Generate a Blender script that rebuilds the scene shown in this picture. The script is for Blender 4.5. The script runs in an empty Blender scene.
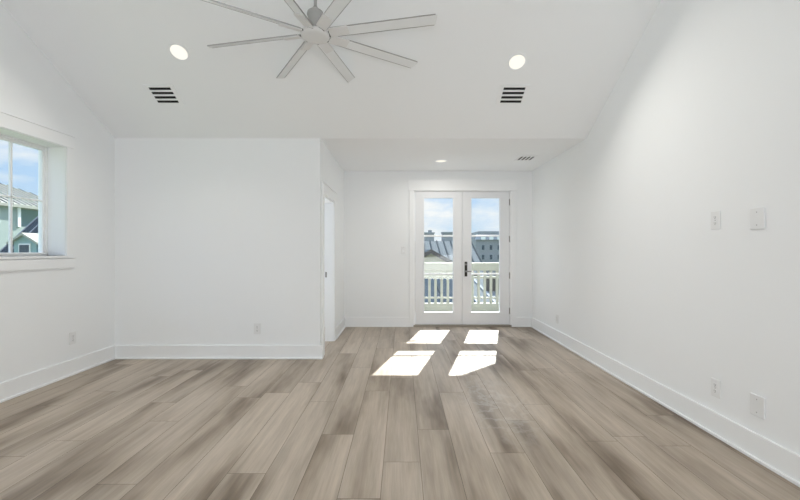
import bpy, bmesh, math, random
from mathutils import Vector, Matrix

C = bpy.context.scene.collection
SC = bpy.context.scene
R = math.radians

# ------------------------------------------------------------------ camera
CAM_H = 1.18
cam_d = bpy.data.cameras.new('camera')
cam_d.sensor_width = 36.0
cam_d.lens = 395.0 / 800.0 * 36.0
cam_d.shift_x = -0.0025
cam_d.clip_start = 0.05
cam_d.clip_end = 500
cam = bpy.data.objects.new('camera', cam_d)
cam.location = (0, 0, CAM_H)
cam.rotation_euler = (R(90), 0, 0)
C.objects.link(cam)
SC.camera = cam

# ------------------------------------------------------------------ colour management
SC.view_settings.view_transform = 'Standard'
SC.view_settings.look = 'None'
SC.view_settings.gamma = 1.0
SC.view_settings.use_curve_mapping = False
SC.view_settings.exposure = 0.1
SC.cycles.max_bounces = 16
SC.cycles.diffuse_bounces = 12
SC.cycles.transparent_max_bounces = 16

# ------------------------------------------------------------------ sky
SKY_STRENGTH = 0.95
world = bpy.data.worlds.new('sky')
SC.world = world
world.use_nodes = True
wt = world.node_tree
wt.nodes.clear()
def wn(t): return wt.nodes.new(t)
tc = wn('ShaderNodeTexCoord')
sep = wn('ShaderNodeSeparateXYZ'); wt.links.new(tc.outputs['Generated'], sep.inputs[0])
ramp = wn('ShaderNodeValToRGB'); wt.links.new(sep.outputs['Z'], ramp.inputs[0])
els = ramp.color_ramp.elements
els[0].position = 0.0; els[0].color = (0.72, 0.84, 0.95, 1)
els[1].position = 0.7; els[1].color = (0.34, 0.52, 0.86, 1)
e = els.new(0.14); e.color = (0.50, 0.71, 0.97, 1)
mp = wn('ShaderNodeMapping'); wt.links.new(tc.outputs['Generated'], mp.inputs['Vector'])
mp.inputs['Scale'].default_value = (1.0, 1.0, 2.6)
mp.inputs['Location'].default_value = (0.35, 0.1, 0.0)
nz = wn('ShaderNodeTexNoise'); wt.links.new(mp.outputs[0], nz.inputs['Vector'])
nz.inputs['Scale'].default_value = 5.5
nz.inputs['Detail'].default_value = 6
nz.inputs['Roughness'].default_value = 0.55
cr = wn('ShaderNodeValToRGB'); wt.links.new(nz.outputs['Fac'], cr.inputs[0])
cr.color_ramp.elements[0].position = 0.45
cr.color_ramp.elements[1].position = 0.66
mixc = wn('ShaderNodeMixRGB'); mixc.blend_type = 'MIX'
wt.links.new(cr.outputs[0], mixc.inputs[0]); wt.links.new(ramp.outputs[0], mixc.inputs[1])
mixc.inputs[2].default_value = (0.97, 0.98, 1.0, 1)
bg = wn('ShaderNodeBackground'); 
hi = wn('ShaderNodeMapRange'); wt.links.new(sep.outputs['Z'], hi.inputs['Value'])     # gain added to the upper sky, above the view, to light the room
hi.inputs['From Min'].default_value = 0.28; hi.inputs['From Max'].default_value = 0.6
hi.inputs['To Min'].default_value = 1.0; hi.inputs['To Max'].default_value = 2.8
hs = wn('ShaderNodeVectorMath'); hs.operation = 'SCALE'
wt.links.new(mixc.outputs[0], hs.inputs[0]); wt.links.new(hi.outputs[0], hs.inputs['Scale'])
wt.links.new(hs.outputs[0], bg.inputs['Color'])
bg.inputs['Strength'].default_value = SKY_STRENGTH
wo = wn('ShaderNodeOutputWorld'); wt.links.new(bg.outputs[0], wo.inputs['Surface'])

# ------------------------------------------------------------------ sun
SUN_EL, SUN_AZ = R(38.4), R(14.9)
sd = bpy.data.lights.new('sun', 'SUN')
sd.energy = 12.5
sd.color = (1.0, 0.98, 0.95)
sd.angle = R(0.53)
sun = bpy.data.objects.new('sun', sd)
src = Vector((math.sin(SUN_AZ) * math.cos(SUN_EL), math.cos(SUN_AZ) * math.cos(SUN_EL), math.sin(SUN_EL)))
sun.rotation_euler = src.to_track_quat('Z', 'Y').to_euler()
sun.location = (5, 15, 12)
C.objects.link(sun)

# ------------------------------------------------------------------ added fill lights standing in for daylight
def area(name, loc, direction, sx, sy, power, col=(1, 1, 1)):
    d = bpy.data.lights.new(name, 'AREA')
    d.shape = 'RECTANGLE'; d.size = sx; d.size_y = sy
    d.energy = power; d.color = col
    o = bpy.data.objects.new(name, d)
    o.location = loc
    o.rotation_euler = Vector(direction).to_track_quat('-Z', 'Y').to_euler()
    C.objects.link(o)
    return o
area('rear_fill_light', (0.1, -1.85, 0.6), (-0.08, 1, 0.7), 3.6, 1.1, 72, (0.96, 0.985, 1.0))  # unseen fill added low behind the camera; no window is built there
area('left_fill_light', (-3.14, 0.05, 1.5), (1, 0.1, 0.0), 3.6, 1.5, 7, (0.96, 0.985, 1.0))  # fill added along the left wall, away from the built window

area('doorway_fill_light', (-2.6, 5.80, 0.7), (1, -0.2, 0.35), 0.5, 1.1, 18, (0.94, 0.97, 1.0))  # fill added behind the doorway to brighten the recess

# ================================================================== helpers
class MB:
    """collects shapes and links them as ONE mesh object"""
    def __init__(s): s.bm = bmesh.new()
    def box(s, x0, x1, y0, y1, z0, z1, M=None):
        v = [s.bm.verts.new(M @ Vector(p) if M else p) for p in
             [(x0, y0, z0), (x1, y0, z0), (x1, y1, z0), (x0, y1, z0), (x0, y0, z1), (x1, y0, z1), (x1, y1, z1), (x0, y1, z1)]]
        for f in [(3, 2, 1, 0), (4, 5, 6, 7), (0, 1, 5, 4), (1, 2, 6, 5), (2, 3, 7, 6), (3, 0, 4, 7)]:
            s.bm.faces.new([v[i] for i in f])
        return s
    def prism(s, pts, vec, M=None):
        """polygon pts (3-D) swept along vec"""
        vec = Vector(vec)
        a = [Vector(p) for p in pts]
        b = [p + vec for p in a]
        if M: a = [M @ p for p in a]; b = [M @ p for p in b]
        va = [s.bm.verts.new(p) for p in a]; vb = [s.bm.verts.new(p) for p in b]
        s.bm.faces.new(va[::-1]); s.bm.faces.new(vb)
        n = len(a)
        for i in range(n):
            j = (i + 1) % n
            s.bm.faces.new([va[i], va[j], vb[j], vb[i]])
        return s
    def lathe(s, prof, n=40, M=None):
        """prof: (r, z) list round local Z"""
        rings = []
        for r, z in prof:
            if r < 1e-6:
                p = Vector((0, 0, z)); rings.append([s.bm.verts.new(M @ p if M else p)])
            else:
                ring = []
                for i in range(n):
                    a = 2 * math.pi * i / n
                    p = Vector((r * math.cos(a), r * math.sin(a), z))
                    ring.append(s.bm.verts.new(M @ p if M else p))
                rings.append(ring)
        for a, b in zip(rings, rings[1:]):
            for i in range(n):
                j = (i + 1) % n
                if len(a) == 1 and len(b) == 1: continue
                if len(a) == 1: s.bm.faces.new([a[0], b[i], b[j]])
                elif len(b) == 1: s.bm.faces.new([a[i], b[0], a[j]])
                else: s.bm.faces.new([a[i], b[i], b[j], a[j]])
        return s
    def poly(s, pts, M=None):
        s.bm.faces.new([s.bm.verts.new(M @ Vector(p) if M else p) for p in pts]); return s
    def build(s, name, mat, parent=None, bevel=0.0, smooth=False):
        bmesh.ops.recalc_face_normals(s.bm, faces=s.bm.faces)
        me = bpy.data.meshes.new(name)
        s.bm.to_mesh(me); s.bm.free()
        me.materials.append(mat)
        o = bpy.data.objects.new(name, me)
        C.objects.link(o)
        if parent: o.parent = parent
        if smooth:
            for p in me.polygons: p.use_smooth = True
        if bevel:
            m = o.modifiers.new('bevel', 'BEVEL'); m.width = bevel; m.segments = 2; m.limit_method = 'ANGLE'; m.angle_limit = R(40)
        return o

def empty(name, loc=(0, 0, 0), M=None):
    o = bpy.data.objects.new(name, None); C.objects.link(o)
    if M: o.matrix_world = M
    else: o.location = loc
    o.empty_display_size = 0.1
    return o
def tag(o, label=None, cat=None, group=None, kind=None):
    if label: o['label'] = label
    if cat: o['category'] = cat
    if group: o['group'] = group
    if kind: o['kind'] = kind
    return o
def struct(o, label, cat): return tag(o, label, cat, kind='structure')
def dup(root, M, label, group=None):
    r = root.copy(); C.objects.link(r); r.matrix_world = M; r['label'] = label
    if group: r['group'] = group
    for ch in list(root.children):
        c = ch.copy(); C.objects.link(c); c.parent = r
        for g in list(ch.children):
            d = g.copy(); C.objects.link(d); d.parent = c
    return r

# ------------------------------------------------------------------ materials
def mat(name, col, rough=0.5, metal=0.0, spec=0.5, noise=0.0, nscale=8.0, bump=0.0, bscale=200.0):
    m = bpy.data.materials.new(name); m.use_nodes = True
    t = m.node_tree; b = t.nodes['Principled BSDF']
    b.inputs['Base Color'].default_value = (*col, 1)
    b.inputs['Roughness'].default_value = rough
    b.inputs['Metallic'].default_value = metal
    b.inputs['Specular IOR Level'].default_value = spec
    if noise or bump:
        g = t.nodes.new('ShaderNodeTexCoord')
    if noise:
        n = t.nodes.new('ShaderNodeTexNoise'); n.inputs['Scale'].default_value = nscale; n.inputs['Detail'].default_value = 4
        t.links.new(g.outputs['Object'], n.inputs['Vector'])
        r = t.nodes.new('ShaderNodeMapRange')
        r.inputs['To Min'].default_value = 1 - noise; r.inputs['To Max'].default_value = 1 + noise
        t.links.new(n.outputs['Fac'], r.inputs['Value'])
        x = t.nodes.new('ShaderNodeVectorMath'); x.operation = 'SCALE'
        x.inputs[0].default_value = col
        t.links.new(r.outputs[0], x.inputs['Scale'])
        t.links.new(x.outputs[0], b.inputs['Base Color'])
    if bump:
        n2 = t.nodes.new('ShaderNodeTexNoise'); n2.inputs['Scale'].default_value = bscale
        t.links.new(g.outputs['Object'], n2.inputs['Vector'])
        bp = t.nodes.new('ShaderNodeBump'); bp.inputs['Strength'].default_value = bump; bp.inputs['Distance'].default_value = 0.001
        t.links.new(n2.outputs['Fac'], bp.inputs['Height']); t.links.new(bp.outputs[0], b.inputs['Normal'])
    return m
def emit(name, col, s):
    m = bpy.data.materials.new(name); m.use_nodes = True
    t = m.node_tree; t.nodes.clear()
    e = t.nodes.new('ShaderNodeEmission'); e.inputs[0].default_value = (*col, 1); e.inputs[1].default_value = s
    o = t.nodes.new('ShaderNodeOutputMaterial'); t.links.new(e.outputs[0], o.inputs[0])
    return m
def glass(name, tint=(0.97, 0.985, 0.98)):
    m = bpy.data.materials.new(name); m.use_nodes = True
    t = m.node_tree; t.nodes.clear()
    tr = t.nodes.new('ShaderNodeBsdfTransparent'); tr.inputs[0].default_value = (*tint, 1)
    gl = t.nodes.new('ShaderNodeBsdfGlossy'); gl.inputs['Roughness'].default_value = 0.02
    lw_ = t.nodes.new('ShaderNodeLayerWeight'); lw_.inputs['Blend'].default_value = 0.5
    pw = t.nodes.new('ShaderNodeMath'); pw.operation = 'POWER'; pw.inputs[1].default_value = 5.0
    t.links.new(lw_.outputs['Facing'], pw.inputs[0])
    fr = t.nodes.new('ShaderNodeMapRange'); t.links.new(pw.outputs[0], fr.inputs['Value'])
    fr.inputs['To Min'].default_value = 0.025; fr.inputs['To Max'].default_value = 0.9
    mx = t.nodes.new('ShaderNodeMixShader')
    t.links.new(fr.outputs[0], mx.inputs[0]); t.links.new(tr.outputs[0], mx.inputs[1]); t.links.new(gl.outputs[0], mx.inputs[2])
    o = t.nodes.new('ShaderNodeOutputMaterial'); t.links.new(mx.outputs[0], o.inputs[0])
    return m

WALL = mat('wall_paint', (0.866, 0.884, 0.900), 0.75, spec=0.25, noise=0.012, nscale=1.3, bump=0.08, bscale=160)
CEIL = mat('ceiling_paint', (0.866, 0.884, 0.900), 0.8, spec=0.2, bump=0.08, bscale=160)
TRIM = mat('trim_paint', (0.87, 0.885, 0.90), 0.45, spec=0.4)
DOORP = mat('door_paint', (0.80, 0.815, 0.84), 0.4, spec=0.4)
FANW = mat('fan_white', (0.72, 0.72, 0.72), 0.4)
FANB = mat('fan_blade_white', (0.78, 0.80, 0.81), 0.45, noise=0.02)
EDGE = mat('blade_edge_shade', (0.42, 0.42, 0.42), 0.3, metal=0.9)  # grey reflective strips imitate the shading along the blade edges
FAND = mat('fan_joint_dark', (0.05, 0.05, 0.05), 0.5)
FANG = mat('fan_motor_grey', (0.38, 0.376, 0.365), 0.45, metal=0.2)
BLACK = mat('vent_dark', (0.012, 0.012, 0.013), 0.8)
PLATE = mat('plate_plastic', (0.79, 0.80, 0.81), 0.35)
SLOT = mat('slot_dark', (0.12, 0.12, 0.12), 0.6)
SCREW = mat('screw_metal', (0.25, 0.25, 0.25), 0.4, metal=0.5)
BRONZE = mat('handle_bronze', (0.03, 0.026, 0.024), 0.35, metal=0.6)
STEEL = mat('hinge_steel', (0.30, 0.29, 0.28), 0.35, metal=0.8)
SILL = mat('threshold_metal', (0.32, 0.29, 0.25), 0.4, metal=0.5)
GLASS = glass('clear_glass')
LAMP = emit('lamp_diffuser_glow', (1.0, 0.965, 0.85), 1.02)
CREAM = mat('cream_paint', (0.46, 0.44, 0.345), 0.5)

# floor: planks are faces of one mesh; each carries its own random tone
def floor_mat():
    m = bpy.data.materials.new('oak_planks'); m.use_nodes = True
    t = m.node_tree; N = t.nodes; L = t.links
    b = N['Principled BSDF']
    at = N.new('ShaderNodeAttribute'); at.attribute_name = 'plank'
    s = N.new('ShaderNodeSeparateColor'); L.new(at.outputs['Color'], s.inputs[0])
    g = N.new('ShaderNodeTexCoord')
    off = N.new('ShaderNodeVectorMath'); off.operation = 'SCALE'; off.inputs['Scale'].default_value = 17.0
    L.new(at.outputs['Color'], off.inputs[0])
    add = N.new('ShaderNodeVectorMath'); add.operation = 'ADD'
    L.new(g.outputs['Object'], add.inputs[0]); L.new(off.outputs[0], add.inputs[1])
    def noise(sc, scale, det, rough=0.5, src=add):
        mp = N.new('ShaderNodeMapping'); mp.inputs['Scale'].default_value = sc
        L.new(src.outputs[0] if src is not g else g.outputs['Object'], mp.inputs['Vector'])
        n = N.new('ShaderNodeTexNoise'); n.inputs['Scale'].default_value = scale; n.inputs['Detail'].default_value = det
        n.inputs['Roughness'].default_value = rough
        L.new(mp.outputs[0], n.inputs['Vector']); return n
    half = N.new('ShaderNodeVectorMath'); half.operation = 'SCALE'; half.inputs['Scale'].default_value = 0.22
    L.new(at.outputs['Color'], half.inputs[0])
    addh = N.new('ShaderNodeVectorMath'); addh.operation = 'ADD'
    L.new(g.outputs['Object'], addh.inputs[0]); L.new(half.outputs[0], addh.inputs[1])
    big = noise((3.4, 0.55, 1), 1.0, 4, 0.55, addh)             # long cloudy tone along each plank
    streak = noise((30, 1.3, 1), 1.0, 5, 0.6)
    grain = noise((150, 6, 1), 1.0, 3, 0.6)
    cr = N.new('ShaderNodeValToRGB'); L.new(big.outputs['Fac'], cr.inputs[0])
    e = cr.color_ramp.elements
    e[0].position = 0.32; e[0].color = (0.165, 0.123, 0.086, 1)
    e[1].position = 0.60; e[1].color = (0.490, 0.416, 0.340, 1)
    x = e.new(0.47); x.color = (0.385, 0.319, 0.252, 1)
    def mul(prev, fac, lo, hi, fmin=0.3, fmax=0.7):
        r = N.new('ShaderNodeMapRange'); L.new(fac, r.inputs['Value'])
        r.inputs['From Min'].default_value = fmin; r.inputs['From Max'].default_value = fmax
        r.inputs['To Min'].default_value = lo; r.inputs['To Max'].default_value = hi
        v = N.new('ShaderNodeVectorMath'); v.operation = 'SCALE'
        L.new(prev, v.inputs[0]); L.new(r.outputs[0], v.inputs['Scale']); return v.outputs[0]
    c = mul(cr.outputs[0], streak.outputs['Fac'], 0.86, 1.12)
    c = mul(c, grain.outputs['Fac'], 0.93, 1.06)
    c = mul(c, s.outputs['Red'], 0.95, 1.05, 0.0, 1.0)
    # dusty scuffs left on the boards in front of the doors
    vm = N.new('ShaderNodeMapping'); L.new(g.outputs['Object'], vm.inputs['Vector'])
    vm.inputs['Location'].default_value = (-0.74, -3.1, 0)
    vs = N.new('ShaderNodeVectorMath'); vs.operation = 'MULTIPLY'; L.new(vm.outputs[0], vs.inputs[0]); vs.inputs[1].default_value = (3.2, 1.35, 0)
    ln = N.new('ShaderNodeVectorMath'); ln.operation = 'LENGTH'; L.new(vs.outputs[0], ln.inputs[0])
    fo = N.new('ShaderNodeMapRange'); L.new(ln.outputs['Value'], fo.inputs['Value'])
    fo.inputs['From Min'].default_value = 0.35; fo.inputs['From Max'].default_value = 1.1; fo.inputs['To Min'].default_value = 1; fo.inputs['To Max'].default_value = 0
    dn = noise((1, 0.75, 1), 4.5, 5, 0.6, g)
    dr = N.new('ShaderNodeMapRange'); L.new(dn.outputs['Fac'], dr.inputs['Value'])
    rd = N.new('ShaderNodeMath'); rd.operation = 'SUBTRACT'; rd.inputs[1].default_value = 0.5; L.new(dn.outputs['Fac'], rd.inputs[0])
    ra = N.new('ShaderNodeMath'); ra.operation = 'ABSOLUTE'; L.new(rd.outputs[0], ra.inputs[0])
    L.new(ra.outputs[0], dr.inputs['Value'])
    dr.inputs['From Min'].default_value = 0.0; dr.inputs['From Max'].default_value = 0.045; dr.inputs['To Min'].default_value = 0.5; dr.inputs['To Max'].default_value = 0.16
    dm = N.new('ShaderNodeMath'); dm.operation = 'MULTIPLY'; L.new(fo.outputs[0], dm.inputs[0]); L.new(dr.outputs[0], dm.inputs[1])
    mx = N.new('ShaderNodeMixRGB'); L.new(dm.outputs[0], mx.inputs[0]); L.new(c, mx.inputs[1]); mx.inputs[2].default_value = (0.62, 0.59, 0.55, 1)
    L.new(mx.outputs[0], b.inputs['Base Color'])
    b.inputs['Roughness'].default_value = 0.42
    b.inputs['Specular IOR Level'].default_value = 0.35
    bp = N.new('ShaderNodeBump'); bp.inputs['Strength'].default_value = 0.12; bp.inputs['Distance'].default_value = 0.002
    L.new(grain.outputs['Fac'], bp.inputs['Height']); L.new(bp.outputs[0], b.inputs['Normal'])
    return m
OAK = floor_mat()
SEAM = mat('plank_joint', (0.10, 0.08, 0.06), 0.8)

# ================================================================== room shell
XL, XR = -3.18, 2.04            # left and right walls
YF, YB, YR = 4.37, 6.19, -2.0   # closet-front wall, balcony wall, rear wall
XA = -0.905                     # recess left wall
ZC = CAM_H + 1.235              # flat ceiling height
SL = 0.583                      # roof pitch
YRID = 1.25
FZ = -0.022                      # floor level
def roof_z(y): return ZC + SL * (YF - y) if y >= YRID else ZC + SL * (YF - YRID) - SL * (YRID - y)

def build_floor():
    rnd = random.Random(11)
    bm = bmesh.new()
    lay = bm.loops.layers.float_color.new('plank')
    W, LEN, g = 0.209, 1.46, 0.0011
    known = {-1: 1.91, 0: 2.24, 1: 2.644, 2: 3.33, 3: 2.34, 4: 2.79, -2: 2.575, -3: 3.13}
    x0 = -0.105
    k0 = int(math.floor((XL - 0.1 - x0) / W)); k1 = int(math.ceil((XR + 0.1 - x0) / W))
    for k in range(k0, k1):
        j = known.get(k, rnd.random() * LEN)
        j -= LEN * math.ceil((j - YR) / LEN)
        y = j
        while y < YB + 0.1:
            a, b_ = max(y, YR - 0.05), min(y + LEN, YB + 0.14)
            if b_ > a:
                xa, xb = max(x0 + k * W, XL - 0.1), min(x0 + (k + 1) * W, XR + 0.1)
                vs = [bm.verts.new(p) for p in [(xa + g, a + g, FZ), (xb - g, a + g, FZ), (xb - g, b_ - g, FZ), (xa + g, b_ - g, FZ)]]
                f = bm.faces.new(vs)
                col = (rnd.random(), rnd.random(), rnd.random(), 1)
                for l in f.loops: l[lay] = col
            y += LEN
    n_planks = len(bm.faces)
    # joint bed and slab body under the boards
    v = [bm.verts.new(p) for p in [(XL - .1, YR - .05, FZ - .0018), (XR + .1, YR - .05, FZ - .0018), (XR + .1, YB + .14, FZ - .0018), (XL - .1, YB + .14, FZ - .0018)]]
    w = [bm.verts.new((q.co.x, q.co.y, -0.2)) for q in v]
    fs = [bm.faces.new(v), bm.faces.new(w[::-1])] + [bm.faces.new([v[i], w[i], w[(i + 1) % 4], v[(i + 1) % 4]]) for i in range(4)]
    for f in fs: f.material_index = 1
    me = bpy.data.meshes.new('floor'); bm.to_mesh(me); bm.free()
    me.materials.append(OAK); me.materials.append(SEAM)
    o = bpy.data.objects.new('floor', me); C.objects.link(o)
    struct(o, 'grey brown oak plank floor with long streaked boards', 'floor')
build_floor()

# left wall, with the window opening
WY0, WY1, WZ0, WZ1 = 1.95, 3.735, 1.127, 2.155
XLo = XL - 0.26
m = MB()
def lw(pts): m.prism([(XLo, y, z) for y, z in pts], (XL - XLo, 0, 0))
T = 0.12
lw([(YR - .2, -0.2), (YB + .2, -0.2), (YB + .2, WZ0), (YR - .2, WZ0)])
lw([(YR - .2, WZ0), (WY0, WZ0), (WY0, WZ1), (YR - .2, WZ1)])
lw([(WY1, WZ0), (YB + .2, WZ0), (YB + .2, WZ1), (WY1, WZ1)])
lw([(YR - .2, WZ1), (YB + .2, WZ1), (YB + .2, ZC + T), (YF, ZC + T), (YRID, roof_z(YRID) + T), (YR - .2, roof_z(YR) + T)])
struct(m.build('wall_left', WALL), 'white left wall with the window', 'wall')
m = MB()
m.prism([(XR, y, z) for y, z in [(YR - .2, -.2), (YB + .2, -.2), (YB + .2, ZC + T), (YF, ZC + T), (YRID, roof_z(YRID) + T), (YR - .2, roof_z(YR) + T)]], (0.2, 0, 0))
struct(m.build('wall_right', WALL), 'long plain white right wall with four plates near the camera', 'wall')
m = MB().box(XLo, XR + .2, YR - .2, YR, -.2, roof_z(YR) + T)
struct(m.build('wall_rear', WALL), 'white rear wall behind the camera', 'wall')
# closet-front wall
m = MB().box(XL, XA, YF, YF + 0.12, -.1, ZC + .05)
struct(m.build('wall_front', WALL), 'white wall facing the camera left of the recess', 'wall')
# recess left wall with a doorway
DY0, DY1, DZ = 4.52, 5.215, 1.815
XAo = XA - 0.105
m = MB().box(XAo, XA, YF + .12, DY0, -.1, ZC + .05).box(XAo, XA, DY1, YB, -.1, ZC + .05).box(XAo, XA, DY0, DY1, DZ, ZC + .05)
struct(m.build('wall_recess', WALL), 'white side wall of the recess with a doorway', 'wall')
# back wall with french door opening
OX0, OX1, OZ = 0.175, 1.715, 2.115
m = MB().box(XL, OX0, YB, YB + .16, -.2, ZC + .1).box(OX1, XR, YB, YB + .16, -.2, ZC + .1).box(OX0, OX1, YB, YB + .16, OZ, ZC + .1)
m.box(OX0, OX1, YB + .14, YB + .16, -.2, -0.01)
struct(m.build('wall_back', WALL), 'white back wall around the glazed double door', 'wall')
# ceilings
m = MB()
m.prism([(XL - .02, YF, ZC), (XL - .02, YRID, roof_z(YRID)), (XL - .02, YRID, roof_z(YRID) + .3), (XL - .02, YF + .1, ZC + .3), (XL - .02, YF + .1, ZC)], (XR - XL + .04, 0, 0))
m.prism([(XL - .02, YRID, roof_z(YRID)), (XL - .02, YR - .1, roof_z(YR - .1)), (XL - .02, YR - .1, roof_z(YR) + .3), (XL - .02, YRID, roof_z(YRID) + .3)], (XR - XL + .04, 0, 0))
struct(m.build('ceiling', CEIL), 'white vaulted ceiling sloping up towards the camera', 'ceiling')
m = MB().box(XL - .02, XR + .02, YF + .1, YB + .05, ZC, ZC + .25)
struct(m.build('ceiling_recess', CEIL), 'low flat white ceiling over the recess', 'ceiling')

# baseboards with a thin shoe strip
BH, BT = 0.128, 0.016
SH, SW = -0.004, 0.014
def bb(name, segs, label):
    m = MB()
    for ax, fix, a, b, sgn in segs:      # ax: the axis it runs along; sgn: side it faces
        for (th, h) in ((BT, BH), (BT + SW, SH)):
            lo, hi = (fix, fix + th) if sgn > 0 else (fix - th, fix)
            if ax == 'y': m.box(lo, hi, a, b, FZ, h)
            else: m.box(a, b, lo, hi, FZ, h)
    struct(m.build(name, TRIM, bevel=0.003), label, 'baseboard')
bb('baseboard_left', [('y', XL, YR, YF, 1)], 'white baseboard under the window wall')
bb('baseboard_right', [('y', XR, YR, YB, -1)], 'white baseboard along the long right wall')
bb('baseboard_front', [('x', YF, XL + BT, XA + BT + SW, -1), ('y', XA, YF - .0, DY0 - .095, 1)], 'white baseboard on the wall left of the recess, turning its corner')
bb('baseboard_recess', [('y', XA, DY1 + .09, YB, 1)], 'short white baseboard beyond the doorway in the recess')
bb('baseboard_back', [('x', YB, XA + BT, 0.11, -1), ('x', YB, 1.785, XR - BT, -1)], 'white baseboard either side of the glazed double door')

# ------------------------------------------------------------------ french door
d1 = struct(empty('door_1', ((OX0 + OX1) / 2, YB, 0)), 'white glazed double door to the balcony', 'door')
def P(o, parent):       # parent keeping world place
    o.parent = parent; o.matrix_parent_inverse = parent.matrix_world.inverted(); return o
bpy.context.view_layer.update()
LX0, LXM, LX1 = 0.207, 0.945, 1.688       # leaf edges
LZ0, LZ1 = 0.010, 2.092
m = MB().box(OX0, LX0 - .004, YB - .002, YB + .16, FZ, OZ).box(LX1 + .004, OX1, YB - .002, YB + .16, FZ, OZ).box(OX0, OX1, YB - .002, YB + .16, LZ1 + .005, OZ)
P(m.build('door_frame', TRIM, bevel=.002), d1)
m = MB().box(OX0, OX1, YB - .02, YB + .16, FZ, .006)
P(m.build('threshold', SILL, bevel=.004), d1)['label'] = 'bronze metal threshold'
GZ0, GZ1 = 0.205, 1.995
gx = [(0.348, 0.802), (1.090, 1.534)]
Yd0, Yd1 = YB + .012, YB + .057
lz = ((LX0, LXM - .002), (LXM + .002, LX1))
for i in range(2):
    x0, x1 = lz[i]; a, b = gx[i]
    f = .018
    m = MB().box(x0, a - f, Yd0, Yd1, LZ0, LZ1).box(b + f, x1, Yd0, Yd1, LZ0, LZ1)
    m.box(a - f, b + f, Yd0, Yd1, LZ0, GZ0 - f).box(a - f, b + f, Yd0, Yd1, GZ1 + f, LZ1)
    leaf = m.build('door_leaf', DOORP, bevel=.002)
    P(leaf, d1)
    m = MB()
    for (q0, q1, r0, r1) in ((a - f - .004, a, GZ0 - f - .004, GZ1 + f + .004), (b, b + f + .004, GZ0 - f - .004, GZ1 + f + .004)):
        m.box(q0, q1, Yd0 - .006, Yd1 + .004, r0, r1)
    m.box(a, b, Yd0 - .006, Yd1 + .004, GZ0 - f - .004, GZ0).box(a, b, Yd0 - .006, Yd1 + .004, GZ1, GZ1 + f + .004)
    P(m.build('glass_bead', DOORP, bevel=.003), leaf)
    m = MB().box(a, b, Yd0 + .020, Yd0 + .026, GZ0, GZ1)
    P(m.build('glass_pane', GLASS), leaf)
    for z in (1.402, 0.803):
        m = MB().box(a, b, Yd0 + .014, Yd0 + .032, z - .013, z + .013)
        P(m.build('glazing_bar', TRIM, bevel=.003), leaf)
    if i == 1:
        for z in (1.93, 1.352, 0.78, 0.225):
            M = Matrix.Translation((x1 + .004, Yd0 - .006, z))
            hb = MB().lathe([(0, -.052), (.0075, -.05), (.0075, .05), (0, .052)], 12, M)
            hb.box(x1 - .008, x1 + .016, Yd0 - .004, Yd0 + .001, z - .045, z + .045)
            P(hb.build('hinge', STEEL), leaf)['label'] = 'steel hinge'
        hx = x0 + .056
        m = MB().box(hx - .021, hx + .021, Yd0 - .011, Yd0, .765, .995)
        hd = P(m.build('handle', BRONZE, bevel=.004), leaf); hd['label'] = 'dark bronze handle plate'
        M = Matrix.Translation((hx, Yd0 - .011, .845)) @ Matrix.Rotation(R(90), 4, 'X')
        m = MB().lathe([(0, 0), (.014, 0), (.011, .05), (0, .052)], 16, M)
        m.prism([(hx - .01, Yd0 - .062, .836), (hx + .11, Yd0 - .058, .838), (hx + .112, Yd0 - .058, .850), (hx - .01, Yd0 - .062, .856)], (0, .012, 0))
        P(m.build('lever', STEEL, bevel=.002), leaf)
        m = MB().lathe([(0, 0), (.014, 0), (.013, .006), (0, .007)], 16, Matrix.Translation((hx, Yd0 - .011, .955)) @ Matrix.Rotation(R(90), 4, 'X'))
        P(m.build('deadbolt', STEEL), leaf)
m = MB().box(LXM - .022, LXM + .022, Yd1, Yd1 + .02, LZ0, LZ1)
P(m.build('astragal', DOORP), d1)
# casing
m = MB().box(.112, OX0 + .006, YB - .02, YB, FZ, 2.112).box(OX1 - .006, 1.786, YB - .02, YB, FZ, 2.112).box(.100, 1.798, YB - .022, YB, 2.112, 2.274).box(.096, 1.802, YB - .026, YB, 2.274, 2.284)
struct(m.build('trim_1', TRIM, bevel=.003), 'white casing around the glazed double door', 'trim')

# ------------------------------------------------------------------ recess doorway
d2 = struct(empty('door_2', (XA, (DY0 + DY1) / 2, 0)), 'narrow side doorway in the left wall of the recess', 'door')
bpy.context.view_layer.update()
jt = .018
m = MB().box(XAo - .004, XA + .004, DY0, DY0 + jt, FZ, DZ).box(XAo - .004, XA + .004, DY1 - jt, DY1, FZ, DZ).box(XAo - .004, XA + .004, DY0, DY1, DZ - jt, DZ)
P(m.build('door_jamb', TRIM), d2)
m = MB().box(XAo + .0, XAo + .022, DY1 - jt - .003, DY1 - jt, .82, .89)
P(m.build('strike_plate', STEEL), d2)['label'] = 'small dark strike plate'
m = MB().box(XA, XA + .02, DY0 - .09, DY0 + .005, FZ, DZ + .005).box(XA, XA + .02, DY1 - .005, DY1 + .09, FZ, DZ + .005)
m.box(XA, XA + .024, DY0 - .10, DY1 + .10, DZ + .005, DZ + .12).box(XA, XA + .034, DY0 - .108, DY1 + .108, DZ + .12, DZ + .137)
struct(m.build('trim_2', TRIM, bevel=.003), 'white casing round the doorway in the recess', 'trim')

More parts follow.
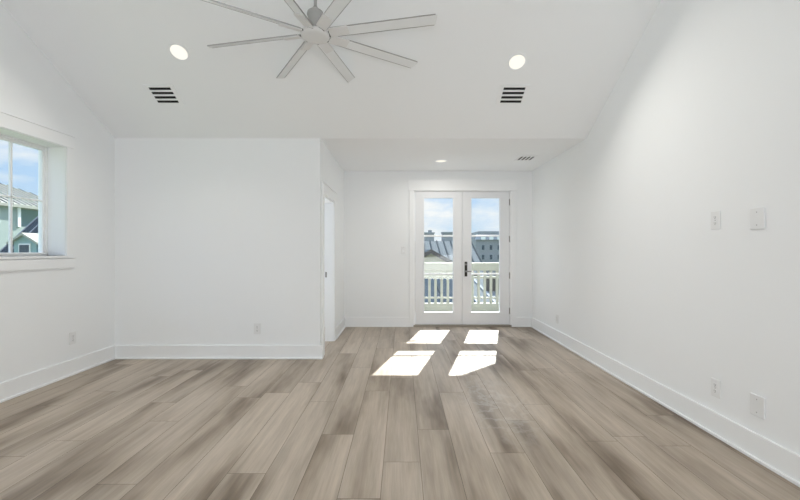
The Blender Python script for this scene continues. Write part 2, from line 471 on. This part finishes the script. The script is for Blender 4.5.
# ------------------------------------------------------------------ left window
w1 = struct(empty('window_1', (XL - .17, (WY0 + WY1) / 2, WZ0)), 'white framed grid window looking out on teal houses', 'window')
bpy.context.view_layer.update()
XG0, XG1 = XL - .215, XL - .165       # frame depth
m = MB()
fw = .018
m.box(XG0, XG1, WY0, WY0 + fw, WZ0, WZ1).box(XG0, XG1, WY1 - fw, WY1, WZ0, WZ1).box(XG0, XG1, WY0, WY1, WZ0, WZ0 + fw).box(XG0, XG1, WY0, WY1, WZ1 - fw, WZ1)
ymul = (WY0 + WY1) / 2
m.box(XG0, XG1, ymul - .03, ymul + .03, WZ0 + fw, WZ1 - fw)
P(m.build('window_frame', TRIM, bevel=.002), w1)
for (a, b) in ((WY0 + fw, ymul - .03), (ymul + .03, WY1 - fw)):
    st = .026
    m = MB().box(XG0 + .008, XG1 - .012, a, a + st, WZ0 + fw, WZ1 - fw).box(XG0 + .008, XG1 - .012, b - st, b, WZ0 + fw, WZ1 - fw)
    m.box(XG0 + .008, XG1 - .012, a + st, b - st, WZ0 + fw, WZ0 + fw + st * .5).box(XG0 + .008, XG1 - .012, a + st, b - st, WZ1 - fw - st, WZ1 - fw)
    sa = P(m.build('sash', TRIM, bevel=.003), w1)
    g0, g1 = a + st, b - st
    P(MB().box(XG0 + .022, XG0 + .027, g0, g1, WZ0 + fw + st * .5, WZ1 - fw - st).build('glass_pane', GLASS), sa)
    gm = MB()
    ym = b - st - .300 if b > 3 else a + st + .300
    for y in (3.40 if b > 3 else (g0 + g1) / 2,):
        gm.box(XG0 + .014, XG0 + .036, y - .008, y + .008, WZ0 + fw + st * .5, WZ1 - fw - st)
    gm.box(XG0 + .014, XG0 + .036, g0, g1, 1.638 - .0075, 1.638 + .0075)
    P(gm.build('glazing_bar', TRIM, bevel=.002), sa)
# casing, stool, apron, and lined reveal
m = MB()
cw, ct = .085, .012
m.box(XL, XL + ct, WY0 - cw, WY0, WZ0, WZ1).box(XL, XL + ct, WY1, WY1 + cw, WZ0, WZ1)
m.box(XL, XL + ct + .002, WY0 - cw - .008, WY1 + cw + .004, WZ1, WZ1 + .112).box(XL, XL + ct + .008, WY0 - cw - .01, WY1 + cw + .008, WZ1 + .112, WZ1 + .122)
m.box(XG1, XL, WY1 - .006, WY1, WZ0, WZ1).box(XG1, XL, WY0, WY0 + .006, WZ0, WZ1).box(XG1, XL, WY0, WY1, WZ1 - .006, WZ1)
struct(m.build('trim_3', TRIM, bevel=.003), 'white casing and deep reveal of the left window', 'trim')
m = MB().box(XG1, XL + .024, WY0 - cw - .02, WY1 + cw + .014, WZ0 - .022, WZ0).box(XL, XL + .018, WY0 - cw, WY1 + cw, WZ0 - .115, WZ0 - .028)
struct(m.build('trim_4', TRIM, bevel=.003), 'white sill and apron under the left window', 'trim')

# ------------------------------------------------------------------ ceiling fan
HX, HY, HZ = -0.645, 2.94, CAM_H + 1.60
fan = empty('ceiling_fan', (HX, HY, HZ))
tag(fan, 'white eight-bladed ceiling fan hanging on a thin rod from the vaulted ceiling', 'ceiling fan')
MB().lathe([(0, -.022), (.085, -.022), (.104, -.014), (.108, -.002), (.106, .010), (.09, .016), (0, .016)], 48).build('hub_cover', FANW, fan, smooth=True)
MB().lathe([(0, .016), (.020, .018), (.026, .055), (.062, .150), (.058, .168), (.022, .198), (.017, .208), (0, .208)], 32).build('motor_housing', FANG, fan)
rod_top = roof_z(HY) - HZ
MB().lathe([(0, .2), (.012, .2), (.012, rod_top + .02), (0, rod_top + .02)], 16).build('down_rod', FANG, fan, smooth=True)
tilt = Matrix.Translation((0, 0, rod_top)) @ Matrix.Rotation(-math.atan(SL), 4, 'X')
MB().lathe([(0, .01), (.075, .01), (.075, -.02), (.055, -.055), (.02, -.075), (0, -.075)], 32, tilt).build('canopy', FANW, fan)
PITCH = R(-19)
for k in range(8):
    a = R(-12.0 + 45 * k)
    M = Matrix.Rotation(a, 4, 'Z') @ Matrix.Rotation(PITCH, 4, 'X')
    R0, R1 = .125, .915
    c0, c1 = .038, .040
    # blade: long flat board with a slanted tip and rolled trailing edge
    pts = [(R0, -c0, .006), (R1 - .012, -c1, .006), (R1, -c1 + .010, .006), (R1 - .022, c1 - .002, .006), (R1 - .03, c1, .006), (R0, c0, .006)]
    m = MB().prism(pts, (0, 0, .007), M)
    bl = m.build('blade', FANB, fan, bevel=.0015)
    for c in (-1, 1):
        e0, e1 = (c0, c1 if c < 0 else c1)
        rt = R1 - .012 if c < 0 else R1 - .03
        y0_, y1_ = c * e0, c * e1
        w_ = .0025 * c
        MB().prism([(R0, y0_ - w_ * .2, .004), (rt, y1_ - w_ * .2, .004), (rt, y1_ + w_, .004), (R0, y0_ + w_, .004)], (0, 0, .0085), M).build('edge_shade_strip', EDGE, bl)['label'] = 'thin grey strip standing in for shade on the blade edge'
    m = MB().prism([(.112, -.040, -.004), (.255, -.047, -.004), (.262, -.042, -.004), (.262, .020, -.004), (.255, .026, -.004), (.112, .038, -.004)], (0, 0, .010), M)
    m.build('blade_bracket', FANW, bl, bevel=.002)
    MB().box(.085, .128, -.014, .030, -.002, .010, M).build('blade_joint', FAND, bl)

# ------------------------------------------------------------------ recessed lights
def slope_M(x, y):
    """frame lying on the sloped ceiling: local z points down out of the surface"""
    u = Vector((1, 0, 0)); v = Vector((0, -1, SL)).normalized(); n = u.cross(v).normalized()
    if n.z > 0: n = -n
    v = n.cross(u)
    m = Matrix((u, v, n)).transposed().to_4x4()
    m.translation = Vector((x, y, roof_z(y)))
    return m
def flat_M(x, y, rot=0):
    m = Matrix.Rotation(R(180), 4, 'X') @ Matrix.Rotation(rot, 4, 'Z')
    m.translation = Vector((x, y, ZC)); return m
rl = empty('recessed_light', M=slope_M(-1.97, 3.49))
tag(rl, 'lit round recessed light in the vaulted ceiling left of the fan', 'ceiling light', 'lit recessed ceiling lights')
MB().lathe([(.070, 0), (.088, 0), (.088, .003), (.084, .006), (.074, .006), (.070, .001)], 48).build('trim_ring', TRIM, rl, smooth=True)
MB().lathe([(0, .0035), (.062, .0035), (.071, .001)], 48).build('diffuser', LAMP, rl)
dup(rl, slope_M(1.04, 3.572), 'lit round recessed light in the vaulted ceiling right of the fan', 'lit recessed ceiling lights')
dup(rl, flat_M(.54, 5.48), 'small lit recessed light in the low ceiling above the glazed door', 'lit recessed ceiling lights')
def down(name, M, power, spread=150):
    d = bpy.data.lights.new(name, 'AREA'); d.shape = 'DISK'; d.size = .12; d.energy = power; d.color = (1, .96, .88); d.spread = R(spread)
    o = bpy.data.objects.new(name, d); o.matrix_world = M @ Matrix.Translation((0, 0, .012)) @ Matrix.Rotation(R(180), 4, 'X')
    C.objects.link(o)
down('lamp_glow', slope_M(-1.97, 3.49), 10); down('lamp_glow', slope_M(1.04, 3.572), 10); down('lamp_glow', flat_M(.54, 5.48), 6, 170)

# ------------------------------------------------------------------ ceiling vents
v1 = empty('ceiling_vent', M=slope_M(-2.335, 3.878))
tag(v1, 'white ceiling vent with four dark slots at the left of the vaulted ceiling', 'air vent', 'white slotted ceiling vents')
VW, VH, sw, sp = .145, .117, .105, .050
m = MB()
ys = [(-1.5 + k) * sp for k in range(4)]; sh = .0155
m.box(-VW, -sw, -VH, VH, 0, .006).box(sw, VW, -VH, VH, 0, .006)
edges = [-VH] + [q for y in ys for q in (y - sh, y + sh)] + [VH]
for a, b in zip(edges[0::2], edges[1::2]): m.box(-sw, sw, a, b, 0, .006)
m.build('vent_frame', TRIM, v1)
MB().box(-sw - .004, sw + .004, ys[0] - .02, ys[3] + .02, .0004, .0012).build('duct_opening', BLACK, v1)
for y in ys:
    MB().box(-sw, sw, y - .0125, y - .0105, .0014, .004).build('louvre', SLOT, v1)
dup(v1, slope_M(1.085, 3.878), 'white ceiling vent with four dark slots at the right of the vaulted ceiling', 'white slotted ceiling vents')
dup(v1, flat_M(1.665, 5.31, R(90)), 'small slotted vent in the low recess ceiling near the right wall', 'white slotted ceiling vents')

# ------------------------------------------------------------------ wall plates
def wall_M(x, y, z, facing):
    """local z out of the wall, local y up"""
    n = Vector(facing); v = Vector((0, 0, 1)); u = v.cross(n)
    m = Matrix((u, v, n)).transposed().to_4x4(); m.translation = Vector((x, y, z)); return m
def screw(x, y, parent, z=.0065):
    m = MB().lathe([(0, z + .0012), (.0028, z + .001), (.0036, z - .001)], 12, Matrix.Translation((x, y, 0)))
    m.build('screw', SCREW, parent)
def plate_mesh(w, h, th=.0065):
    b = .004
    return MB().prism([(-w / 2, -h / 2, 0), (w / 2, -h / 2, 0), (w / 2, h / 2, 0), (-w / 2, h / 2, 0)], (0, 0, th))
G = 'white duplex wall outlets'
def socket(parent, y):
    m = MB().prism([(.0165 * math.cos(t) if abs(math.cos(t)) < .9 else .0165 * math.cos(t), y + max(-.0125, min(.0125, .0165 * math.sin(t))), .0055) for t in [2 * math.pi * i / 24 for i in range(24)]], (0, 0, .0025))
    so = m.build('socket', PLATE, parent)
    m = MB().box(-.0075, -.0050, y - .002, y + .007, .0078, .0084).box(.0050, .0075, y - .003, y + .007, .0078, .0084)
    m.lathe([(0, .0084), (.0028, .0084), (.0028, .0078)], 10, Matrix.Translation((0, y - .0075, 0)))
    m.build('contact_slot', SLOT, so)
out = empty('wall_outlet', M=wall_M(XR, 2.565, .284, (-1, 0, 0)))
tag(out, 'white duplex outlet low on the right wall above the baseboard, near the blank plate', 'wall outlet', G)
plate_mesh(.076, .116).build('cover_plate', PLATE, out, bevel=.0025)
socket(out, .0195); socket(out, -.0195); screw(0, 0, out)
dup(out, wall_M(XR, 5.19, .275, (-1, 0, 0)), 'small far outlet on the right wall beside the recess', G)
dup(out, wall_M(-1.60, YF, .31, (0, -1, 0)), 'outlet on the wall facing the camera, left of the recess', G)
dup(out, wall_M(XL, 3.81, .33, (1, 0, 0)), 'outlet low on the left wall below the window', G)
dup(out, wall_M(XR, 2.565, 1.372, (-1, 0, 0)), 'white outlet at eye height on the right wall, left of the upper blank plate', G)
bl = empty('blank_plate', M=wall_M(XR, 2.262, 1.36, (-1, 0, 0)))
tag(bl, 'upper white blank cover plate with two screws on the right wall', 'wall plate', 'blank wall plates')
plate_mesh(.092, .122, .009).build('cover_plate', PLATE, bl, bevel=.003)
screw(0, .037, bl, .009); screw(0, -.037, bl, .009)
dup(bl, wall_M(XR, 2.262, .287, (-1, 0, 0)), 'lower white blank cover plate near the baseboard of the right wall', 'blank wall plates')
sw_ = empty('light_switch', M=wall_M(.022, YB, 1.18, (0, -1, 0)))
tag(sw_, 'small white rocker switch on the back wall left of the glazed door', 'light switch')
plate_mesh(.072, .116).build('cover_plate', PLATE, sw_, bevel=.0025)
MB().prism([(-.016, -.033, .006), (-.016, .033, .006), (-.016, .033, .012), (-.016, 0, .008), (-.016, -.033, .008)], (.032, 0, 0)).build('rocker', TRIM, sw_)
screw(0, .045, sw_); screw(0, -.045, sw_)

# ================================================================== outside
SIDING_T = mat('teal_siding', (0.25, 0.37, 0.37), 0.7, noise=.05)
SIDING_P = mat('pale_siding', (0.30, 0.36, 0.33), 0.7, noise=.05)
METAL_L = mat('light_metal_roof', (0.15, 0.163, 0.163), 0.9, metal=.0, spec=0, noise=.06, nscale=.6)
METAL_C = mat('cream_metal_roof', (0.38, 0.38, 0.33), 0.9, metal=.0, spec=0, noise=.05, nscale=.6)
SEAMM = mat('roof_seam', (0.055, 0.065, 0.07), 0.9, spec=0)
CLAD = mat('outer_cladding', (0.10, 0.13, 0.13), 0.8, spec=.1)
SLATE = mat('dark_blue_roof', (0.045, 0.058, 0.07), 0.9, spec=0, noise=.1)
TAN = mat('tan_wall', (0.66, 0.63, 0.47), 0.7, noise=.05)
DKTRIM = mat('dark_brown_trim', (0.10, 0.085, 0.07), 0.6)
GREYB = mat('grey_facade', (0.25, 0.26, 0.275), 0.75, noise=.12, nscale=.5)
GREYP = mat('grey_parapet', (0.30, 0.32, 0.335), 0.9, spec=0)
PANE = mat('dark_pane', (0.05, 0.07, 0.09), 0.15)
WHITE = mat('white_trim', (0.78, 0.80, 0.78), 0.5)
GRASS = mat('ground_cover', (0.16, 0.20, 0.11), 0.9, noise=.3, nscale=.3)
CONC = mat('balcony_boards', (0.70, 0.69, 0.67), 0.8, noise=.05)
GZ = -4.0
m = MB().box(-140, 140, 8.6, 200, GZ - .3, GZ).box(-140, -4.2, -40, 8.6, GZ - .3, GZ)
struct(m.build('ground', GRASS), 'green ground far below the balcony', 'ground')

# outer cladding of this house round the door
m = MB().box(XLo, OX0, YB + .16, YB + .19, -4, 3.2).box(OX1, 8, YB + .16, YB + .19, -4, 3.2).box(OX0, OX1, YB + .16, YB + .19, OZ, 3.2).box(OX0, OX1, YB + .16, YB + .19, -4, -.2)
struct(m.build('wall_outer', CLAD), 'outer clad wall over the balcony', 'wall')
# balcony
m = MB().box(-1.6, 4.0, YB + .16, 8.1, -.22, -.05)
struct(m.build('floor_balcony', CONC), 'balcony floor outside the glazed door', 'balcony floor')
YRL = 7.9
br = empty('balcony_railing', (1.2, YRL, -.05)); bpy.context.view_layer.update()
tag(br, 'cream balcony railing with square balusters beyond the glazed door', 'railing')
RX0, RX1 = -1.5, 3.9
P(MB().box(RX0, RX1, YRL - .06, YRL + .06, .77, .925).build('top_rail', CREAM, bevel=.006), br)
for (z0, z1) in ((.61, .655), (.205, .24)):
    P(MB().box(RX0, RX1, YRL - .018, YRL + .018, z0, z1).build('mid_rail', CREAM, bevel=.004), br)
P(MB().box(RX0, RX1, YRL - .04, YRL + .04, -.05, .12).build('bottom_rail', CREAM, bevel=.005), br)
bp0 = P(MB().box(-.024, .024, YRL - .022, YRL + .022, .11, .78).build('baluster', CREAM), br)
n = int((RX1 - RX0 - .12) / .123)
for k in range(n + 1):
    o = bp0 if k == 0 else bp0.copy()
    if k: C.objects.link(o); o.parent = br; o.matrix_parent_inverse = bp0.matrix_parent_inverse.copy()
    o.location.x = RX0 + .08 + k * .123
# open timber frame over the balcony edge: its beam and gable board bar the sun on the floor
pg = empty('balcony_pergola', (1.2, YRL + .22, -.05)); bpy.context.view_layer.update()
tag(pg, 'cream timber pergola of posts and beam over the balcony railing', 'pergola')
YP = 8.02
for x in (-1.45, 3.85):
    P(MB().box(x - .07, x + .07, YP - .06, YP + .06, -.05, 2.42).build('post', CREAM, bevel=.004), pg)
P(MB().box(-1.6, 4.0, YP - .03, YP + .03, 2.405, 2.68).build('beam', CREAM, bevel=.004), pg)
P(MB().prism([(2.45, YP - .03, 2.66), (4.0, YP - .03, 2.66), (4.0, YP - .03, 4.1), (1.15, YP - .03, 4.1), (1.15, YP - .03, 4.05)], (0, .06, 0)).build('gable_board', CREAM), pg)

def seam_lines(mb, a0, a1, b0, b1, n, h=.05, w=.05):
    """raised ribs between edge a0-a1 (top) and b0-b1 (bottom)"""
    a0, a1, b0, b1 = map(Vector, (a0, a1, b0, b1))
    for k in range(n + 1):
        t = k / n
        p, q = a0.lerp(a1, t), b0.lerp(b1, t)
        d = (a1 - a0).normalized() * w / 2
        nrm = (a1 - a0).cross(b0 - a0).normalized()
        if nrm.z < 0: nrm = -nrm
        mb.prism([p - d - nrm * .01, p + d - nrm * .01, q + d - nrm * .01, q - d - nrm * .01], nrm * (h + .01))

# --- long metal-roofed house
ha = empty('metal_roof_house', (2, 27, GZ)); bpy.context.view_layer.update()
tag(ha, 'house with a wide grey standing-seam metal roof behind the tan gable', 'house')
rx0, rx1, yr, zr, ye, ze = -3.0, 5.2, 30, 1.86, 23.2, -.55
P(MB().box(rx0 + .4, rx1 - .4, 23.8, 36, GZ, -.4).build('house_wall', GREYP), ha)
rf = MB().prism([(rx0, ye, ze), (rx0, yr, zr), (rx0, 2 * yr - ye, ze), (rx0, 2 * yr - ye, ze - .2), (rx0, yr, zr - .25), (rx0, ye, ze - .2)], (rx1 - rx0, 0, 0))
rfo = P(rf.build('roof', METAL_L), ha)
s = MB(); seam_lines(s, (rx0, yr, zr), (rx1, yr, zr), (rx0, ye, ze), (rx1, ye, ze), 16, .06, .07)
P(s.build('roof_seam', SEAMM), rfo)
# --- tan gable house
hb = empty('tan_gable_house', (1.47, 20, GZ)); bpy.context.view_layer.update()
tag(hb, 'tan walled house with a dark-edged gable facing the balcony', 'house')
ax, az, pit, hw = 1.47, 1.20, .545, 2.3
P(MB().prism([(ax - hw, 20.3, GZ), (ax + hw, 20.3, GZ), (ax + hw, 20.3, az - hw * pit - .1), (ax, 20.3, az - .1), (ax - hw, 20.3, az - hw * pit - .1)], (0, 2.6, 0)).build('house_wall', TAN), hb)
ov = hw + .35
ro = P(MB().prism([(ax - ov, 20, az - ov * pit), (ax, 20, az), (ax + ov, 20, az - ov * pit), (ax + ov, 20, az - ov * pit - .12), (ax, 20, az - .12), (ax - ov, 20, az - ov * pit - .12)], (0, 2.9, 0)).build('roof', SLATE), hb)
P(MB().prism([(ax - ov, 19.95, az - ov * pit + .02), (ax, 19.95, az + .02), (ax + ov, 19.95, az - ov * pit + .02), (ax + ov, 19.95, az - ov * pit - .2), (ax, 19.95, az - .2), (ax - ov, 19.95, az - ov * pit - .2)], (0, .06, 0)).build('gable_trim', DKTRIM), ro)
# --- low roofs just under the balcony view
hc = empty('pale_roof_house', (4.2, 15, GZ)); bpy.context.view_layer.update()
tag(hc, 'low house with a pale ribbed metal roof seen through the right-hand balusters', 'house')
P(MB().box(2.8, 7.5, 12.4, 17.6, GZ, -.8).build('house_wall', GREYP), hc)
r_ = P(MB().prism([(2.5, 12, -.72), (2.5, 18, .0), (2.5, 18, -.15), (2.5, 12, -.87)], (5.3, 0, 0)).build('roof', METAL_L), hc)
s = MB(); seam_lines(s, (2.5, 18, .0), (7.8, 18, .0), (2.5, 12, -.72), (7.8, 12, -.72), 9, .06, .09)
P(s.build('roof_seam', GREYP), r_)
P(MB().box(3.2, 3.75, 14.9, 15.4, -.6, .12).build('chimney', DKTRIM), hc)
P(MB().box(4.1, 4.9, 16.2, 16.8, -.4, .18).build('dormer_box', SLATE), hc)
hd_ = empty('dark_roof_house', (.8, 15, GZ)); bpy.context.view_layer.update()
tag(hd_, 'low house with a dark blue-grey roof seen through the left-hand balusters', 'house')
P(MB().box(-2.2, 2.2, 12.4, 18, GZ, -.8).build('house_wall', GREYB), hd_)
r_ = P(MB().prism([(-2.4, 12, -.85), (-2.4, 18, -.02), (-2.4, 18, -.17), (-2.4, 12, -1.0)], (4.8, 0, 0)).build('roof', SLATE), hd_)
s = MB(); seam_lines(s, (-2.4, 18, -.02), (2.4, 18, -.02), (-2.4, 12, -.85), (2.4, 12, -.85), 5, .05, .05)
P(s.build('roof_seam', SEAMM), r_)

# --- big grey apartment block
ap = empty('apartment_block', (15.5, 60, GZ)); bpy.context.view_layer.update()
tag(ap, 'large dark grey apartment block with a flat-topped roof beyond the right door pane', 'building')
bx0, bx1, by = 11.2, 22.0, 60
P(MB().box(bx0, bx1, by, by + 12, GZ, 2.9).build('facade', GREYB), ap)
P(MB().prism([(bx0 - .2, by - .2, 2.75), (bx0 + .5, by + .6, 3.75), (bx1, by + .6, 3.75), (bx1, by - .2, 2.75)], (0, .01, 0)).box(bx0 + .3, bx1, by + .3, by + 12, 2.7, 3.75).build('mansard_roof', GREYP), ap)
P(MB().box(bx0 + .5, bx1, by + .2, by + 11, 3.75, 4.05).build('parapet', GREYB), ap)
for wx in (12.3, 13.5, 14.7, 15.9, 17.2):
    for wz in (1.55, 0.1, -1.3):
        fo = P(MB().box(wx - .30, wx + .30, by - .08, by + .02, wz - .45, wz + .45).build('window', GREYP), ap)
        P(MB().box(wx - .20, wx + .20, by - .11, by - .07, wz - .36, wz + .36).build('pane', PANE), fo)
    P(MB().box(wx - .28, wx + .28, by - .45, by + .3, 2.75, 3.35).build('dormer', WHITE), ap)
# --- distant block with rooftop stair towers
fb = empty('far_flat_block', (10, 90, GZ)); bpy.context.view_layer.update()
tag(fb, 'distant grey block with two rooftop towers above the metal roof', 'building')
P(MB().box(2.5, 16, 90, 102, GZ, 2.4).build('facade', GREYB), fb)
for (a, b, h, hh) in ((5.2, 7.4, 5.0, .55), (9.4, 11.8, 5.1, .0)):
    tw = P(MB().box(a, b, 91, 94, 2.3, h).build('roof_tower', GREYB), fb)
    P(MB().box(a - .15, b + .15, 90.8, 94.2, h, h + .25).build('tower_cap', GREYP), tw)
    if hh: P(MB().box(a + .9, a + 1.7, 91.5, 92.5, h + .25, h + .25 + hh).build('chimney', GREYB), tw)

# --- houses seen from the left window
hf = empty('teal_hip_house', (-36, 28, GZ)); bpy.context.view_layer.update()
tag(hf, 'pale teal house with a cream hipped metal roof, farther one outside the left window', 'house')
X0, X1, Y0, Y1, ez, rz = -42.0, -30.0, 18.0, 38.0, 4.75, 7.75
P(MB().box(X0 + .5, X0 + 10.6, Y0 + .5, Y1 - .5, GZ, ez).box(X0 + 10.6, X1 - .35, Y0 + .5, 31.3, 3.05, ez).box(X0 + 10.6, X1 - .35, Y0 + .5, Y1 - .5, GZ, 3.05).build('house_wall', SIDING_P), hf)
P(MB().box(X0 + 10.58, X0 + 10.66, 31.3, Y1 - .5, 3.05, ez).build('porch_wall', SIDING_T), hf)
for y in (31.25, 33.35, 35.6):
    P(MB().box(X1 - .55, X1 - .25, y - .12, y + .12, 3.0, ez).build('porch_column', WHITE), hf)
hm = MB()
ridge0, ridge1 = Vector((-36, 24, rz)), Vector((-36, 32, rz))
c = [Vector(p) for p in ((X1, Y0, ez), (X1, Y1, ez), (X0, Y1, ez), (X0, Y0, ez))]
lowc = [p - Vector((0, 0, .22)) for p in c]
hm.poly([c[0], c[1], ridge1, ridge0]); hm.poly([c[1], c[2], ridge1]); hm.poly([c[2], c[3], ridge0, ridge1]); hm.poly([c[3], c[0], ridge0])
for i in range(4): hm.poly([c[i], c[(i + 1) % 4], lowc[(i + 1) % 4], lowc[i]])
hm.poly(lowc)
hr = P(hm.build('roof', METAL_C), hf)
s = MB()
for k in range(1, 40):
    y = Y0 + k * .5
    top = min(y - Y0, Y1 - y, 6.0)
    if top < .3: continue
    a, b = Vector((X1 - top, y, ez + .5 * top)), Vector((X1, y, ez))
    s.prism([a + Vector((0, -.03, 0)), a + Vector((0, .03, 0)), b + Vector((0, .03, 0)), b + Vector((0, -.03, 0))], (.03, 0, .06))
P(s.build('roof_seam', SEAMM), hr)
wf = P(MB().box(X1 - .37, X1 - .28, 28.75, 29.75, 3.2, 4.35).build('window', WHITE), hf)
P(MB().box(X1 - .30, X1 - .26, 28.87, 29.63, 3.3, 4.25).build('pane', PANE), wf)

he = empty('dark_roof_dormer_house', (-20, 26, GZ)); bpy.context.view_layer.update()
tag(he, 'nearer house with a dark blue roof and small teal gabled dormer, outside the left window', 'house')
P(MB().box(-23.8, -14, 24.2, 30, GZ, 1.0).build('house_wall', SIDING_T), he)
r_ = P(MB().prism([(-24, 22.9, .45), (-24, 26.6, 3.85), (-24, 30.3, .45), (-24, 30.3, .2), (-24, 26.6, 3.6), (-24, 22.9, .2)], (10.5, 0, 0)).build('roof', SLATE), he)
s = MB(); seam_lines(s, (-24, 26.6, 3.85), (-13.5, 26.6, 3.85), (-24, 22.9, .45), (-13.5, 22.9, .45), 18, .05, .05)
P(s.build('roof_seam', GREYB), r_)
dw = P(MB().prism([(-22.5, 22.9, .5), (-21.2, 22.9, .5), (-21.2, 22.9, 1.68), (-21.87, 22.9, 2.08), (-22.5, 22.9, 1.68)], (0, 2.4, 0)).build('dormer', SIDING_T), he)
P(MB().prism([(-22.75, 22.7, 1.62), (-21.87, 22.7, 2.18), (-20.98, 22.7, 1.62), (-20.98, 22.7, 1.5), (-21.87, 22.7, 2.04), (-22.75, 22.7, 1.5)], (0, 2.5, 0)).build('dormer_roof', METAL_C), dw)
P(MB().box(-22.18, -21.5, 22.84, 22.92, .95, 1.55).build('dormer_window', WHITE), dw)
P(MB().box(-22.10, -21.58, 22.80, 22.86, 1.02, 1.48).build('dormer_pane', PANE), dw)
